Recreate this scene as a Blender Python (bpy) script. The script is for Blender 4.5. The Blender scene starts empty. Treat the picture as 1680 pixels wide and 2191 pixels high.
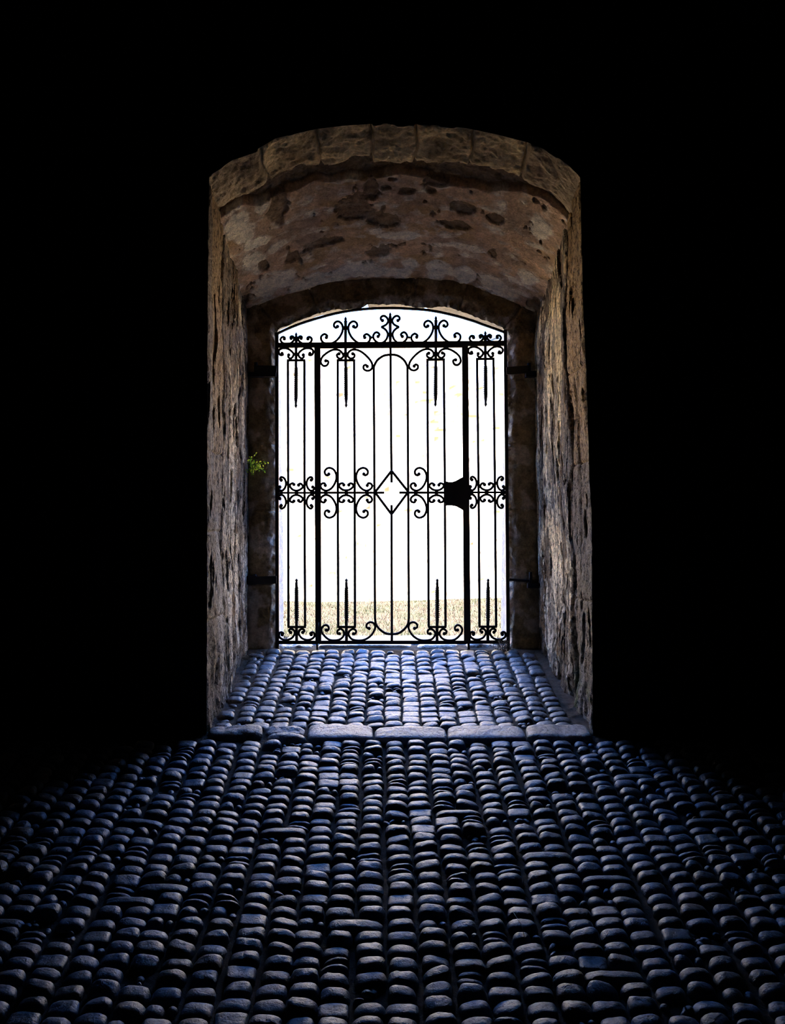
import bpy, bmesh, math, random
import numpy as np
from mathutils import Vector, Matrix, noise

random.seed(7)
R = random.Random(11)
SC = bpy.context.scene
COL = SC.collection

# ------------------------------------------------------------------ camera maths
F = 2100.0
PITCH = math.radians(1.0)
EYE = 1.6
def P(px, py, Y):
    """world point at depth Y seen at photo pixel (px, py)"""
    dx = (px-840.0)/F; dz = (1095.5-py)/F
    yy = math.cos(PITCH)-dz*math.sin(PITCH); zz = math.sin(PITCH)+dz*math.cos(PITCH)
    return Vector((dx*Y/yy, Y, EYE+zz*Y/yy))

Y1, Y2, YG, Y3 = 5.05, 6.44, 6.42, 6.84       # room face, gate wall face, gate plane, outer face
SLOPE = 0.1969
def fz(Y): return 0.807+SLOPE*(min(Y, 6.5)-6.35)

def N(x, y=0.0, z=0.0): return noise.noise(Vector((x, y, z)))
def fbm(x, y, z, o=4): return noise.fractal(Vector((x, y, z)), 1.0, 2.0, o)
def sstep(a, b, x):
    t = max(0.0, min(1.0, (x-a)/(b-a))); return t*t*(3-2*t)
def lerp(a, b, t): return a+(b-a)*t
def mixc(a, b, t): return tuple(a[i]+(b[i]-a[i])*t for i in range(3))

# ------------------------------------------------------------------ object helpers
def tag(o, label=None, cat=None, group=None, kind=None):
    if label: o['label'] = label
    if cat: o['category'] = cat
    if group: o['group'] = group
    if kind: o['kind'] = kind
    return o

def mesh_obj(name, verts, faces, mat, parent=None, cols=None, smooth=True):
    me = bpy.data.meshes.new(name)
    me.from_pydata([tuple(v) for v in verts], [], faces)
    if cols is not None:
        at = me.color_attributes.new('Tint', 'FLOAT_COLOR', 'POINT')
        arr = np.ones((len(verts), 4), dtype=np.float32)
        arr[:, :3] = np.array(cols, dtype=np.float32)
        at.data.foreach_set('color', arr.ravel())
    if smooth: me.polygons.foreach_set('use_smooth', [True]*len(me.polygons))
    me.materials.append(mat)
    me.update()
    o = bpy.data.objects.new(name, me); COL.objects.link(o)
    if parent: o.parent = parent
    return o

def empty(name, loc=(0, 0, 0)):
    o = bpy.data.objects.new(name, None); COL.objects.link(o)
    o.empty_display_size = .1
    return o

def grid(nu, nv, fn):
    """fn(i/nu, j/nv) -> (pos, colour)"""
    vs, cs, fs = [], [], []
    for i in range(nu+1):
        for j in range(nv+1):
            p, c = fn(i/nu, j/nv); vs.append(p); cs.append(c)
    w = nv+1
    for i in range(nu):
        for j in range(nv):
            a = i*w+j; fs.append((a, a+w, a+w+1, a+1))
    return vs, fs, cs

class MB:
    def __init__(s): s.v = []; s.f = []; s.c = []
    def add(s, v, f, c=None):
        o = len(s.v); s.v += [tuple(q) for q in v]; s.f += [tuple(i+o for i in q) for q in f]
        s.c += list(c) if c is not None else [(1, 1, 1)]*len(v)
    def box(s, lo, hi):
        x0, y0, z0 = lo; x1, y1, z1 = hi
        s.add([(x0,y0,z0),(x1,y0,z0),(x1,y1,z0),(x0,y1,z0),(x0,y0,z1),(x1,y0,z1),(x1,y1,z1),(x0,y1,z1)],
              [(0,3,2,1),(4,5,6,7),(0,1,5,4),(1,2,6,5),(2,3,7,6),(3,0,4,7)])
    def tube(s, pts, rad, n=8, depth=None, cap=True):
        """round rod along pts lying roughly in an XZ plane; rad number or list; depth = radius across Y"""
        pts = [Vector(p) for p in pts]; m = len(pts)
        rr = rad if isinstance(rad, (list, tuple)) else [rad]*m
        vs = []
        for i, p in enumerate(pts):
            t = (pts[min(i+1, m-1)]-pts[max(i-1, 0)]).normalized()
            yv = Vector((0, 1, 0)); nrm = t.cross(yv)
            if nrm.length < 1e-4: nrm = Vector((1, 0, 0))
            nrm.normalize(); b = nrm.cross(t).normalized()
            dd = depth if depth else rr[i]
            for k in range(n):
                a = 2*math.pi*k/n
                vs.append(p+nrm*(math.cos(a)*rr[i])+b*(math.sin(a)*dd))
        fs = [(i*n+k, i*n+(k+1) % n, (i+1)*n+(k+1) % n, (i+1)*n+k) for i in range(m-1) for k in range(n)]
        if cap:
            fs.append(tuple(range(n))[::-1]); fs.append(tuple((m-1)*n+k for k in range(n)))
        s.add(vs, fs)
    def ball(s, c, r, n=8):
        vs = [(c[0], c[1], c[2]+r)]; fs = []
        for i in range(1, n):
            a = math.pi*i/n
            for k in range(n):
                b = 2*math.pi*k/n
                vs.append((c[0]+r*math.sin(a)*math.cos(b), c[1]+r*math.sin(a)*math.sin(b), c[2]+r*math.cos(a)))
        vs.append((c[0], c[1], c[2]-r)); L = len(vs)-1
        for k in range(n): fs.append((0, 1+k, 1+(k+1) % n))
        for i in range(n-2):
            for k in range(n):
                a = 1+i*n+k; b = 1+i*n+(k+1) % n; fs.append((a, a+n, b+n, b))
        for k in range(n): fs.append((L, 1+(n-2)*n+(k+1) % n, 1+(n-2)*n+k))
        s.add(vs, fs)
    def build(s, name, mat, parent=None, smooth=True, cols=False):
        return mesh_obj(name, s.v, s.f, mat, parent, s.c if cols else None, smooth)

# ------------------------------------------------------------------ materials
def new_mat(name):
    m = bpy.data.materials.new(name); m.use_nodes = True
    nt = m.node_tree; b = nt.nodes['Principled BSDF']; return m, nt, b
def node(nt, t, **kw):
    n = nt.nodes.new(t)
    for k, v in kw.items(): setattr(n, k, v)
    return n
def stone_mat(name, base=(1, 1, 1), var=.45, scale=14, rough=.9, bump=.5, bdist=.01, spec=.3, attr=True, fine=90, rvar=0.0, pits=0.0, pscale=55):
    m, nt, b = new_mat(name); L = nt.links
    tc = node(nt, 'ShaderNodeTexCoord')
    n1 = node(nt, 'ShaderNodeTexNoise'); n1.inputs['Scale'].default_value = scale; n1.inputs['Detail'].default_value = 8; n1.inputs['Roughness'].default_value = .65
    n2 = node(nt, 'ShaderNodeTexNoise'); n2.inputs['Scale'].default_value = fine; n2.inputs['Detail'].default_value = 6; n2.inputs['Roughness'].default_value = .7
    L.new(tc.outputs['Object'], n1.inputs['Vector']); L.new(tc.outputs['Object'], n2.inputs['Vector'])
    mr = node(nt, 'ShaderNodeMapRange'); mr.inputs['From Min'].default_value = .3; mr.inputs['From Max'].default_value = .7
    mr.inputs['To Min'].default_value = 1-var; mr.inputs['To Max'].default_value = 1+var*.6
    L.new(n1.outputs['Fac'], mr.inputs['Value'])
    mr2 = node(nt, 'ShaderNodeMapRange'); mr2.inputs['From Min'].default_value = .3; mr2.inputs['From Max'].default_value = .7
    mr2.inputs['To Min'].default_value = 1-var*.8; mr2.inputs['To Max'].default_value = 1+var*.5
    L.new(n2.outputs['Fac'], mr2.inputs['Value'])
    mu = node(nt, 'ShaderNodeMath', operation='MULTIPLY'); L.new(mr.outputs[0], mu.inputs[0]); L.new(mr2.outputs[0], mu.inputs[1])
    vm = node(nt, 'ShaderNodeVectorMath', operation='SCALE'); L.new(mu.outputs[0], vm.inputs['Scale'])
    if attr:
        at = node(nt, 'ShaderNodeAttribute', attribute_name='Tint')
        vm0 = node(nt, 'ShaderNodeVectorMath', operation='MULTIPLY'); vm0.inputs[1].default_value = base
        L.new(at.outputs['Color'], vm0.inputs[0]); L.new(vm0.outputs[0], vm.inputs[0])
    else:
        vm.inputs[0].default_value = base
    L.new(vm.outputs[0], b.inputs['Base Color'])
    if pits:
        n3 = node(nt, 'ShaderNodeTexNoise'); n3.inputs['Scale'].default_value = pscale; n3.inputs['Detail'].default_value = 4; n3.inputs['Roughness'].default_value = .6
        L.new(tc.outputs['Object'], n3.inputs['Vector'])
        m3 = node(nt, 'ShaderNodeMapRange'); m3.inputs['From Min'].default_value = .40; m3.inputs['From Max'].default_value = .49
        m3.inputs['To Min'].default_value = 1-pits; m3.inputs['To Max'].default_value = 1.0
        L.new(n3.outputs['Fac'], m3.inputs['Value'])
        mp = node(nt, 'ShaderNodeMath', operation='MULTIPLY'); L.new(mu.outputs[0], mp.inputs[0]); L.new(m3.outputs[0], mp.inputs[1])
        L.new(mp.outputs[0], vm.inputs['Scale'])
    b.inputs['Roughness'].default_value = rough; b.inputs['Specular IOR Level'].default_value = spec
    if rvar:
        rr = node(nt, 'ShaderNodeMapRange'); rr.inputs['From Min'].default_value = .3; rr.inputs['From Max'].default_value = .7
        rr.inputs['To Min'].default_value = rough-rvar; rr.inputs['To Max'].default_value = rough+rvar
        L.new(n1.outputs['Fac'], rr.inputs['Value']); L.new(rr.outputs[0], b.inputs['Roughness'])
    ad = node(nt, 'ShaderNodeMath', operation='MULTIPLY_ADD'); ad.inputs[1].default_value = .35
    L.new(n2.outputs['Fac'], ad.inputs[0]); L.new(n1.outputs['Fac'], ad.inputs[2])
    hsrc = ad.outputs[0]
    if pits:
        a2 = node(nt, 'ShaderNodeMath', operation='MULTIPLY_ADD'); a2.inputs[1].default_value = .35
        L.new(m3.outputs[0], a2.inputs[0]); L.new(hsrc, a2.inputs[2]); hsrc = a2.outputs[0]
    bp = node(nt, 'ShaderNodeBump'); bp.inputs['Strength'].default_value = bump; bp.inputs['Distance'].default_value = bdist
    L.new(hsrc, bp.inputs['Height']); L.new(bp.outputs[0], b.inputs['Normal'])
    return m

M_wall = stone_mat('weathered_plaster', var=.42, scale=22, bump=.9, bdist=.015, rough=.92, spec=.2)
M_side = stone_mat('eroded_plaster', var=.5, scale=20, bump=1.0, bdist=.022, rough=.92, spec=.2, pits=.62, pscale=42)
M_room = stone_mat('near_black_room_stone', base=(.016, .015, .014), var=.3, scale=6, attr=False, rough=1, spec=0.0)  # near-black colour stands in for the deep shade of the room
M_cob = stone_mat('worn_cobbles', var=.4, scale=45, fine=160, rough=.38, rvar=.12, bump=.7, bdist=.005, spec=.52, pits=.45, pscale=80)
M_bed = stone_mat('earth_bed', base=(1, 1, 1), var=.5, scale=30, fine=200, attr=True, rough=.95, bump=1, bdist=.012, spec=.15)
M_kerb = stone_mat('kerb_limestone', var=.4, scale=30, fine=130, rough=.45, rvar=.1, bump=1.0, bdist=.010, spec=.5, pits=.5, pscale=48)
M_far = stone_mat('sunlit_render', var=.04, scale=3, attr=True, rough=.95, bump=.2, bdist=.01, spec=.1)
M_ground = stone_mat('dry_earth', base=(.020, .016, .012), var=.3, scale=9, attr=False, rough=1, bump=.6, bdist=.02, spec=.1)
M_iron, nt, b = new_mat('wrought_iron')
b.inputs['Base Color'].default_value = (.012, .009, .011, 1); b.inputs['Roughness'].default_value = .62; b.inputs['Metallic'].default_value = .2
b.inputs['Specular IOR Level'].default_value = .3
nn = node(nt, 'ShaderNodeTexNoise'); nn.inputs['Scale'].default_value = 120
bp = node(nt, 'ShaderNodeBump'); bp.inputs['Strength'].default_value = .3; bp.inputs['Distance'].default_value = .002
nt.links.new(nn.outputs['Fac'], bp.inputs['Height']); nt.links.new(bp.outputs[0], b.inputs['Normal'])
def leafmat(name, c, trans=.3):
    m, nt, b = new_mat(name)
    at = node(nt, 'ShaderNodeAttribute', attribute_name='Tint')
    nt.links.new(at.outputs['Color'], b.inputs['Base Color'])
    b.inputs['Roughness'].default_value = .6; b.inputs['Specular IOR Level'].default_value = .2
    tl = node(nt, 'ShaderNodeBsdfTranslucent'); nt.links.new(at.outputs['Color'], tl.inputs['Color'])
    mx = node(nt, 'ShaderNodeMixShader'); mx.inputs[0].default_value = trans
    out = nt.nodes['Material Output']
    nt.links.new(b.outputs[0], mx.inputs[1]); nt.links.new(tl.outputs[0], mx.inputs[2]); nt.links.new(mx.outputs[0], out.inputs['Surface'])
    return m
M_leaf = leafmat('leaf', None, .45)
M_grass = leafmat('grass', None, .3)

# ------------------------------------------------------------------ passage outlines (measured, then turned into metres)
OUT_ARC = [(440,384),(449,376),(498,342),(556,316),(590,296),(636,285),(677,276),(735,269),(794,265),(840,264),(890,265),(945,269),
           (997,274),(1065,288),(1131,305),(1175,324),(1215,352),(1241,378),(1250,386)]
IN_ARC = [(520,672),(527,664),(560,652),(588,641),(614,633),(650,622),(682,614),(740,604),(787,600),(840,599),(900,600),(960,604),
          (1010,615),(1049,630),(1100,648),(1146,671),(1154,677)]
def arcXZ(lst, Y):
    pts = [P(x, y, Y) for x, y in lst]
    return [p.x for p in pts], [p.z for p in pts]
oX, oZ = arcXZ(OUT_ARC, Y1); iX, iZ = arcXZ(IN_ARC, Y2)
def spring(Y):
    t = (Y-Y1)/(Y2-Y1); return lerp(oZ[1], iZ[1], t)

# side wall edges:   (pixel y, pixel x)
LO = [(376,448),(480,446),(700,444),(1000,443),(1300,443),(1575,442)]
LI = [(655,527),(740,530),(850,533),(1000,533),(1100,533),(1250,531),(1395,530)]
RO = [(376,1241),(520,1245),(650,1248),(800,1255),(1000,1261),(1100,1266),(1290,1267),(1580,1269)]
RI = [(665,1150),(740,1144),(850,1143),(1000,1145),(1120,1148),(1250,1151),(1395,1153)]
def edge_fn(lst, Y):
    pts = sorted([(P(x, y, Y).z, P(x, y, Y).x) for y, x in lst])
    zs = [p[0] for p in pts]; xs = [p[1] for p in pts]
    return lambda z: float(np.interp(z, zs, xs))
eLO, eLI, eRO, eRI = edge_fn(LO, Y1), edge_fn(LI, Y2), edge_fn(RO, Y1), edge_fn(RI, Y2)

CREAM = (.95, .72, .40); PALE = (.93, .80, .60); BROWN = (.17, .098, .042); OCHRE = (.40, .235, .090); MAUVE = (.27, .195, .15)
GREYB = (.22, .17, .12); DARKR = (.10, .075, .05)

def side_wall(side):
    eo, ei = (eLO, eLI) if side < 0 else (eRO, eRI)
    vj = .33 if side < 0 else .30
    joints = [P(443, y, Y1).z for y in ((960, 1137, 1330) if side < 0 else (775, 985, 1290))]
    def fn(h, v):
        Y = Y1+(Y2-Y1+.05)*v
        zb = fz(Y)-.10; zt = spring(Y)+.10
        z = lerp(zb, zt, h)
        X = lerp(eo(z), ei(z), min(v, 1.0))
        s = side*7.3
        n1 = fbm(Y*1.8+s, z*.9, 3.1+s, 3); n2 = fbm(Y*7+s, z*3.2, s, 4); n3 = fbm(Y*30, z*16, s, 4)
        d = n1*.014+n2*.010+n3*.0045
        lo = 1-sstep(fz(Y)+.05, fz(Y)+.75, z)
        d += .02*lo*(.5+n2)
        # edge of the dressed jamb stones: ragged crevice between stone and plaster
        vb = vj+.035*fbm(z*2.1, s, 1, 3)+.012*N(z*14, s)
        amp = (.028 if side < 0 else .045)*(.45+.75*max(0, .5+N(z*1.7+s, 4)))
        d -= amp*math.exp(-((v-vb)/.016)**2)
        vb2 = vj*.62+.04*fbm(z*1.7+9, s, 5, 3)
        if side > 0: d -= .026*max(0, N(z*1.3, 8)+.25)*math.exp(-((v-vb2)/.014)**2)
        # long vertical weather cracks in the plaster
        rg = abs(fbm(Y*5.5+2*s, z*.8+s, 9, 3))
        if v > vj: d -= .012*(1-sstep(0, .045, rg))*sstep(vj, vj+.06, v)
        # flaked holes
        hl = fbm(Y*9+s*3, z*3.3, 21, 2)
        hole = sstep(.33, .42, hl)
        d -= .014*hole
        if v < vb:
            for zj in joints:
                d -= .012*math.exp(-((z-zj-.01*N(Y*9, s))/.007)**2)
        k = sstep(0, .03, v)
        d = d*lerp(.35, 1, k)-.012*(1-k)
        d *= lerp(1, .45, sstep(.85, 1, v))
        X += -side*d
        # colour of plaster / bare stone
        top = sstep(1.5, 2.7, z)
        pn = 1.5*fbm(Y*4.2+s, z*.85, 40+s, 5)
        if v < vb:
            c = mixc(mixc(GREYB, (.33, .29, .25), sstep(-.2, .5, pn)), mixc(OCHRE, BROWN, sstep(-.2, .4, pn)), top*(.9 if side > 0 else .7))
            if side > 0 and z > P(1250, 985, Y1).z: c = mixc(c, OCHRE, .6)
        else:
            bare = mixc(mixc(GREYB, BROWN, .6*top), BROWN, sstep(-.1, .3, n2))
            plast = mixc(PALE, CREAM, sstep(.9, 2.2, z))
            if side < 0: plast = mixc(mixc(plast, (.52, .45, .36), .55), (.62, .45, .25), top*.7)  # left plaster toned down: stronger light on the right wall is put into colour
            w = sstep(-.05, .05, pn+(.02 if side < 0 else .40)*sstep(vj+.1, .75, v)-.22*(1-sstep(vj, vj+.22, v))-.25*hole+.5*n3)  # pale cover weighted to the right wall, painting in its brighter light
            c = mixc(bare, plast, w)
            st = fbm(Y*14, z*2.2, 77+s, 3)
            c = mixc(c, (.17, .13, .09), .7*sstep(.02, .22, st))
        mo = sstep(.0, .3, fbm(Y*6, z*6, 5, 3))*lo*(1-sstep(fz(Y)+.1, fz(Y)+.4, z))
        if side > 0 and v < .35: c = mixc(c, (.12, .16, .07), .6*mo)
        return (X, Y, z), c
    return grid(470, 230, fn)
for side, nm in ((-1, 'wall_left'), (1, 'wall_right')):
    v, f, c = side_wall(side)
    tag(mesh_obj(nm, v, f, M_side, None, c), kind='structure')

# ------------------------------------------------------------------ vault of the passage
RJ = [P(x, 300, Y1).x for x in (556, 677, 795, 892, 1016, 1132)]
def seg_blob(x, v, lst):
    m = 0
    for cx, cv, rx, rv, a in lst:
        q = ((x-cx)/rx)**2+((v-cv)/rv)**2
        m = max(m, a*(1-q))
    return m
PALES = [(-.87,.36,.085,.15,1.2),(-.74,.30,.05,.06,1),(-.80,.52,.09,.05,1),(-.85,.62,.07,.10,1),(-.70,.60,.07,.05,.8),
         (-.22,.88,.16,.05,1.1),(.12,.86,.07,.05,1),(.30,.88,.09,.06,1.1),(.47,.90,.08,.07,1),(-.3,.92,.5,.05,.7),(.05,.66,.16,.04,.9),(.42,.70,.14,.03,.9),
         (.86,.40,.07,.10,.9),(.85,.75,.08,.06,.8),(-.12,.62,.06,.03,.8),(-.75,.85,.2,.1,.8),(.72,.9,.16,.08,.8),(-.55,.92,.2,.06,.7)]
PITS = [(-.22,.47,.15,.10,1.1),(-.05,.55,.14,.06,1),(-.12,.36,.05,.10,1),(.25,.30,.09,.035,1),(.08,.37,.06,.03,.9),(-.04,.35,.04,.02,.9),
        (.40,.44,.10,.05,1.1),(.38,.56,.11,.04,1),(.60,.46,.06,.04,1),(-.42,.67,.15,.035,.9),(.22,.36,.04,.02,.8),(-.8,.70,.04,.05,1),(.0,.30,.03,.012,1)]
def vault(u, v):
    xn = lerp(-1.05, 1.05, u)
    Y = Y1+(Y2-Y1+.04)*v
    vv = min(v, 1.0)
    Xo = lerp(oX[1], oX[-2], (xn+1)/2); Xi = lerp(iX[1], iX[-2], (xn+1)/2)
    X = lerp(Xo, Xi, vv)
    z = lerp(float(np.interp(Xo, oX, oZ)), float(np.interp(Xi, iX, iZ)), vv)
    z -= .25*max(0, abs(xn)-1)
    n1 = fbm(X*2, Y*2, 7, 3); n2 = fbm(X*8, Y*8, 17, 4); n3 = fbm(X*34, Y*34, 27, 4)
    vring = .205+.025*N(X*4.5, 3)+.012*N(X*17, 5)
    vpl = .285+.055*N(X*2.6+4.4, 9)+.018*N(X*10, 6)+.04*sstep(.5, 1, abs(xn))*-1
    d = 0.0
    pit = 0.0
    if vv < vring:
        k = sum(1 for q in RJ if X > q)
        d = .022*N(k*3.3+1, 1.7)+n2*.014+n3*.006+.02*max(0, fbm(X*3, Y*11, 60+k, 3)+.02)*(1 if k in (1, 2, 4) else .35)
        for q in RJ: d += .034*math.exp(-((X-q-.014*N(Y*8, q))/.0065)**2)
        d += .016*sstep(vring-.03, vring, vv)
        pn = fbm(X*5, Y*5, 80+k, 4)
        c = mixc((.86, .63, .32), (.58, .41, .20), sstep(-.25, .35, pn))
        if k in (0, 6): c = mixc(c, (.24, .175, .125), .6)
    elif vv < vpl:
        d = .046+n2*.014+n3*.008
        c = mixc((.30, .20, .10), (.38, .26, .14), sstep(-.3, .3, n2))
    else:
        e = sstep(vpl, vpl+.012, vv)
        d = .024*(1-e)+n1*.012+n2*.005+n3*.0012
        pn = seg_blob(X, vv, PITS)+.45*n2+.25*n3
        pit = sstep(.30, .42, pn)
        pit = max(pit, sstep(.46, .54, fbm(X*5.5+3, Y*4, 90, 4)))
        d += .014*pit+n3*.004*pit
        al = fbm(X*3.1, Y*4.2, 130, 5)
        c = mixc((.72, .47, .28), (.50, .34, .22), sstep(-.25, .3, al))
        c = mixc(c, (.50, .31, .13), sstep(0, .4, fbm(X*2.3, Y*5, 150, 4))*.7)
        wl = seg_blob(X, vv, PALES)+.8*fbm(X*9, Y*12, 170, 4)+.05+.35*sstep(.80, 1, vv)
        c = mixc(c, (.94, .82, .62), sstep(.36, .5, wl))
        c = mixc(c, (.74, .59, .43), .7*sstep(.12, .3, wl)*(1-sstep(.36, .5, wl)))
        c = mixc(c, (.22, .14, .07), pit*.85)
        d -= .003*sstep(.36, .5, wl)
    d -= .012*(1-sstep(0, .02, vv))*0
    return (X, Y, z+d), c
v, f, c = grid(420, 300, vault)
tag(mesh_obj('ceiling', v, f, M_wall, None, c), kind='structure')

# ------------------------------------------------------------------ wall with the gate opening
FR = [(590,1410),(590,1250),(590,1100),(590,950),(590,800),(590,714),(594,702),(636,686),(684,668),(716,660),(769,661),(786,650),(790,650),(850,649),
      (904,656),(911,655),(919,657),(952,652),(985,664),(1040,684),(1078,700),(1087,708),(1087,800),(1087,950),(1087,1100),(1088,1250),(1089,1410)]
BK = [(607,1395),(607,1250),(605,1100),(602,950),(600,800),(597,714),(600,706),(637,692),(684,676),(716,669),(769,663),(786,650),(790,661),(850,659),
      (904,662),(911,658),(919,663),(952,668),(985,677),(1040,696),(1078,711),(1082,716),(1079,800),(1077,950),(1075,1100),(1073,1250),(1072,1395)]
def resample(lists, step):
    out = []
    A = [P(x, y, Y2) for x, y in lists[0]]; B = [P(x, y, Y3) for x, y in lists[1]]
    ra, rb = [], []
    for i in range(len(A)-1):
        n = max(1, int((A[i+1]-A[i]).length/step))
        for k in range(n):
            ra.append(A[i].lerp(A[i+1], k/n)); rb.append(B[i].lerp(B[i+1], k/n))
    ra.append(A[-1]); rb.append(B[-1]); return ra, rb
ra, rb = resample((FR, BK), .007)
cen = Vector((0, Y2, 1.9))
WX, WZ0, WZ1 = 3.3, -1.0, 3.82
def rect_hit(p, Yc):
    d = Vector((p.x-cen.x, 0, p.z-cen.z)); t = 1e9
    if d.x > 1e-6: t = min(t, WX/d.x)
    if d.x < -1e-6: t = min(t, -WX/d.x)
    if d.z > 1e-6: t = min(t, (WZ1-cen.z)/d.z)
    if d.z < -1e-6: t = min(t, (WZ0-cen.z)/d.z)
    return Vector((cen.x+d.x*t, Yc, cen.z+d.z*t))
NT = 64; ts = []
AJ = [P(x, y, Y2) for x, y in ((594,701),(684,668),(788,649),(884,646),(980,661),(1080,700))]
acen = P(838, 1010, Y2)
LJZ = [P(560, y, Y2).z for y in (700, 802, 950, 1092, 1250)]
RJZ = [P(1110, y, Y2).z for y in (700, 812, 950, 1090, 1245, 1360)]
vs, fs, cs = [], [], []
for i, p in enumerate(ra):
    q = rect_hit(p, Y2); Lq = (q-p).length
    for j in range(NT+1):
        dist = .46*(j/(NT-2)) if j <= NT-2 else (.46+(Lq-.46)*(j-NT+2)/2)
        dist = min(dist, Lq)
        w = p+(q-p)*(dist/Lq)
        x, z = w.x, w.z
        n2 = fbm(x*7, z*7, 205, 4); n3 = fbm(x*28, z*28, 215, 4)
        d = n2*.012+n3*.004
        # blocks
        onarch = z > LJZ[0]+(-.04)
        if onarch:
            ang = math.atan2(x-acen.x, z-acen.z)
            for a in AJ:
                aa = math.atan2(a.x-acen.x, a.z-acen.z)
                d += .02*math.exp(-(((ang-aa)*1.15-.006*N(z*20, a.x))/.006)**2)
        else:
            for zj in (LJZ if x < 0 else RJZ):
                d += .014*math.exp(-((z-zj-.008*N(x*9, zj))/.006)**2)
        # broken arris
        ed = 1-sstep(.0, .05+.05*(.5+N(z*6, x*2)), dist)
        d += ed*(.016+.05*abs(fbm(x*16, z*10, 225, 4)))
        if dist < 1e-5: w.x += 0
        lo, hi = sstep(-.1, .3, fbm(x*4, z*4, 235, 5)), sstep(.08, .28, fbm(x*6, z*5, 245, 5))
        c = mixc((.36, .255, .14), (.25, .175, .09), lo)
        c = mixc(c, (.58, .45, .34), hi*.8)
        if ed > .1: c = mixc(c, (.66, .57, .41), ed*sstep(-.2, .2, n3))
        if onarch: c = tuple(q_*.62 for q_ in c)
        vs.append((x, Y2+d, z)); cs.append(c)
w = NT+1
for i in range(len(ra)-1):
    for j in range(NT): a = i*w+j; fs.append((a, a+1, a+w+1, a+w))
# reveal strip to the outer face, then outer face
base = len(vs); NRV = 26
for i, (p, q) in enumerate(zip(ra, rb)):
    p0 = Vector(vs[i*w])
    for j in range(NRV+1):
        t = j/NRV; r = p0.lerp(q, t)
        dirv = Vector((r.x-cen.x, 0, r.z-cen.z)).normalized()
        d = (fbm(r.x*9+r.y*9, r.z*9, 255, 4)*.006+.004)*math.sin(math.pi*min(1, t*1.0))
        for zj in LJZ if r.x < 0 else RJZ:
            if r.z < LJZ[0]: d += .012*math.exp(-((r.z-zj)/.006)**2)*(t > .1)
        r = r+dirv*d
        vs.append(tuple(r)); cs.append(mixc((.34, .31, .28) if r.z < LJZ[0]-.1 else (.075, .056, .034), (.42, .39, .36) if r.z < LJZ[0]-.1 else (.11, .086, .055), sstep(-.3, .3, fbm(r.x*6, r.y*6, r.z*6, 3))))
w2 = NRV+1
for i in range(len(ra)-1):
    for j in range(NRV): a = base+i*w2+j; fs.append((a, a+w2, a+w2+1, a+1))
b2 = len(vs)
for i, q in enumerate(rb):
    e = rect_hit(q, Y3)
    vs.append(tuple(e)); cs.append((.4, .37, .31)); vs.append((e.x, Y1+.0005, e.z)); cs.append((.4, .37, .31))
for i in range(len(rb)-1):
    a0 = base+i*w2+NRV; a1 = base+(i+1)*w2+NRV; e0 = b2+2*i; e1 = b2+2*(i+1)
    fs.append((a0, a1, e1, e0)); fs.append((e0, e1, e1+1, e0+1))
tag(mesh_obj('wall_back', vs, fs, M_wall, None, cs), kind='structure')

# ------------------------------------------------------------------ dark room: front wall with arched hole, sides, rear, vaulted ceiling
cont = []
for z in np.linspace(fz(Y1)-.15, oZ[1], 150): cont.append(Vector((eLO(z), Y1, z)))
for x in np.linspace(oX[1], oX[-2], 160)[1:-1]: cont.append(Vector((x, Y1, float(np.interp(x, oX, oZ)))))
for z in np.linspace(oZ[-2], fz(Y1)-.15, 150): cont.append(Vector((eRO(z), Y1, z)))
cen2 = Vector((0, Y1, 1.9)); RX, RZ0, RZ1 = 3.4, -1.1, 4.75
vs, fs = [], []
NW = 14
for p in cont:
    d = Vector((p.x-cen2.x, 0, p.z-cen2.z)); t = 1e9
    if d.x > 1e-6: t = min(t, RX/d.x)
    if d.x < -1e-6: t = min(t, -RX/d.x)
    if d.z > 1e-6: t = min(t, (RZ1-cen2.z)/d.z)
    if d.z < -1e-6: t = min(t, (RZ0-cen2.z)/d.z)
    q = Vector((cen2.x+d.x*t, Y1, cen2.z+d.z*t))
    out = Vector((d.x, 0, d.z)).normalized()
    p2 = p-out*.0
    vs.append(tuple(p2+Vector((0, .05, 0))+out*.06))
    for j in range(NW+1):
        s = (j/NW)**2; r = p2.lerp(q, s)
        nz = fbm(r.x*3, r.z*3, 300, 3)*.02*sstep(0, .02, s) if (r.z < 3.5 or r.z > 4.1) and abs(r.x) < 3.0 and j < NW-4 else 0
        vs.append((r.x+out.x*.004*N(r.z*20, r.x*20)*(j == 0), Y1-.0+nz, r.z))
w = NW+2
for i in range(len(cont)-1):
    for j in range(w-1): a = i*w+j; fs.append((a, a+1, a+w+1, a+w))
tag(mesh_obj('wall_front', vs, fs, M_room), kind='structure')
YB = -1.6
def plane_grid(name, fn, nu, nv):
    v, f, c = grid(nu, nv, lambda a, b: (fn(a, b), (1, 1, 1)))
    return tag(mesh_obj(name, v, f, M_room), kind='structure')
def rn(a, b, k): return fbm(a*2.5, b*2.5, k, 3)*.025
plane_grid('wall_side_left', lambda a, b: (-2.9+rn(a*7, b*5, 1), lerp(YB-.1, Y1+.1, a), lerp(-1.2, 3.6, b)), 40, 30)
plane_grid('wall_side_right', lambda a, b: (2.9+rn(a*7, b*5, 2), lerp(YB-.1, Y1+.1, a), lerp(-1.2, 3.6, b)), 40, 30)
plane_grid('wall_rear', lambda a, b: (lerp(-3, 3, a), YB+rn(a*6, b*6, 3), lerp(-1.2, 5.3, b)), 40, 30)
plane_grid('ceiling_room', lambda a, b: (-2.95*math.cos(math.pi*a), lerp(YB-.1, Y1+.1, b), 3.25+1.25*math.sin(math.pi*a)+rn(a*9, b*7, 4)), 60, 30)

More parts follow.
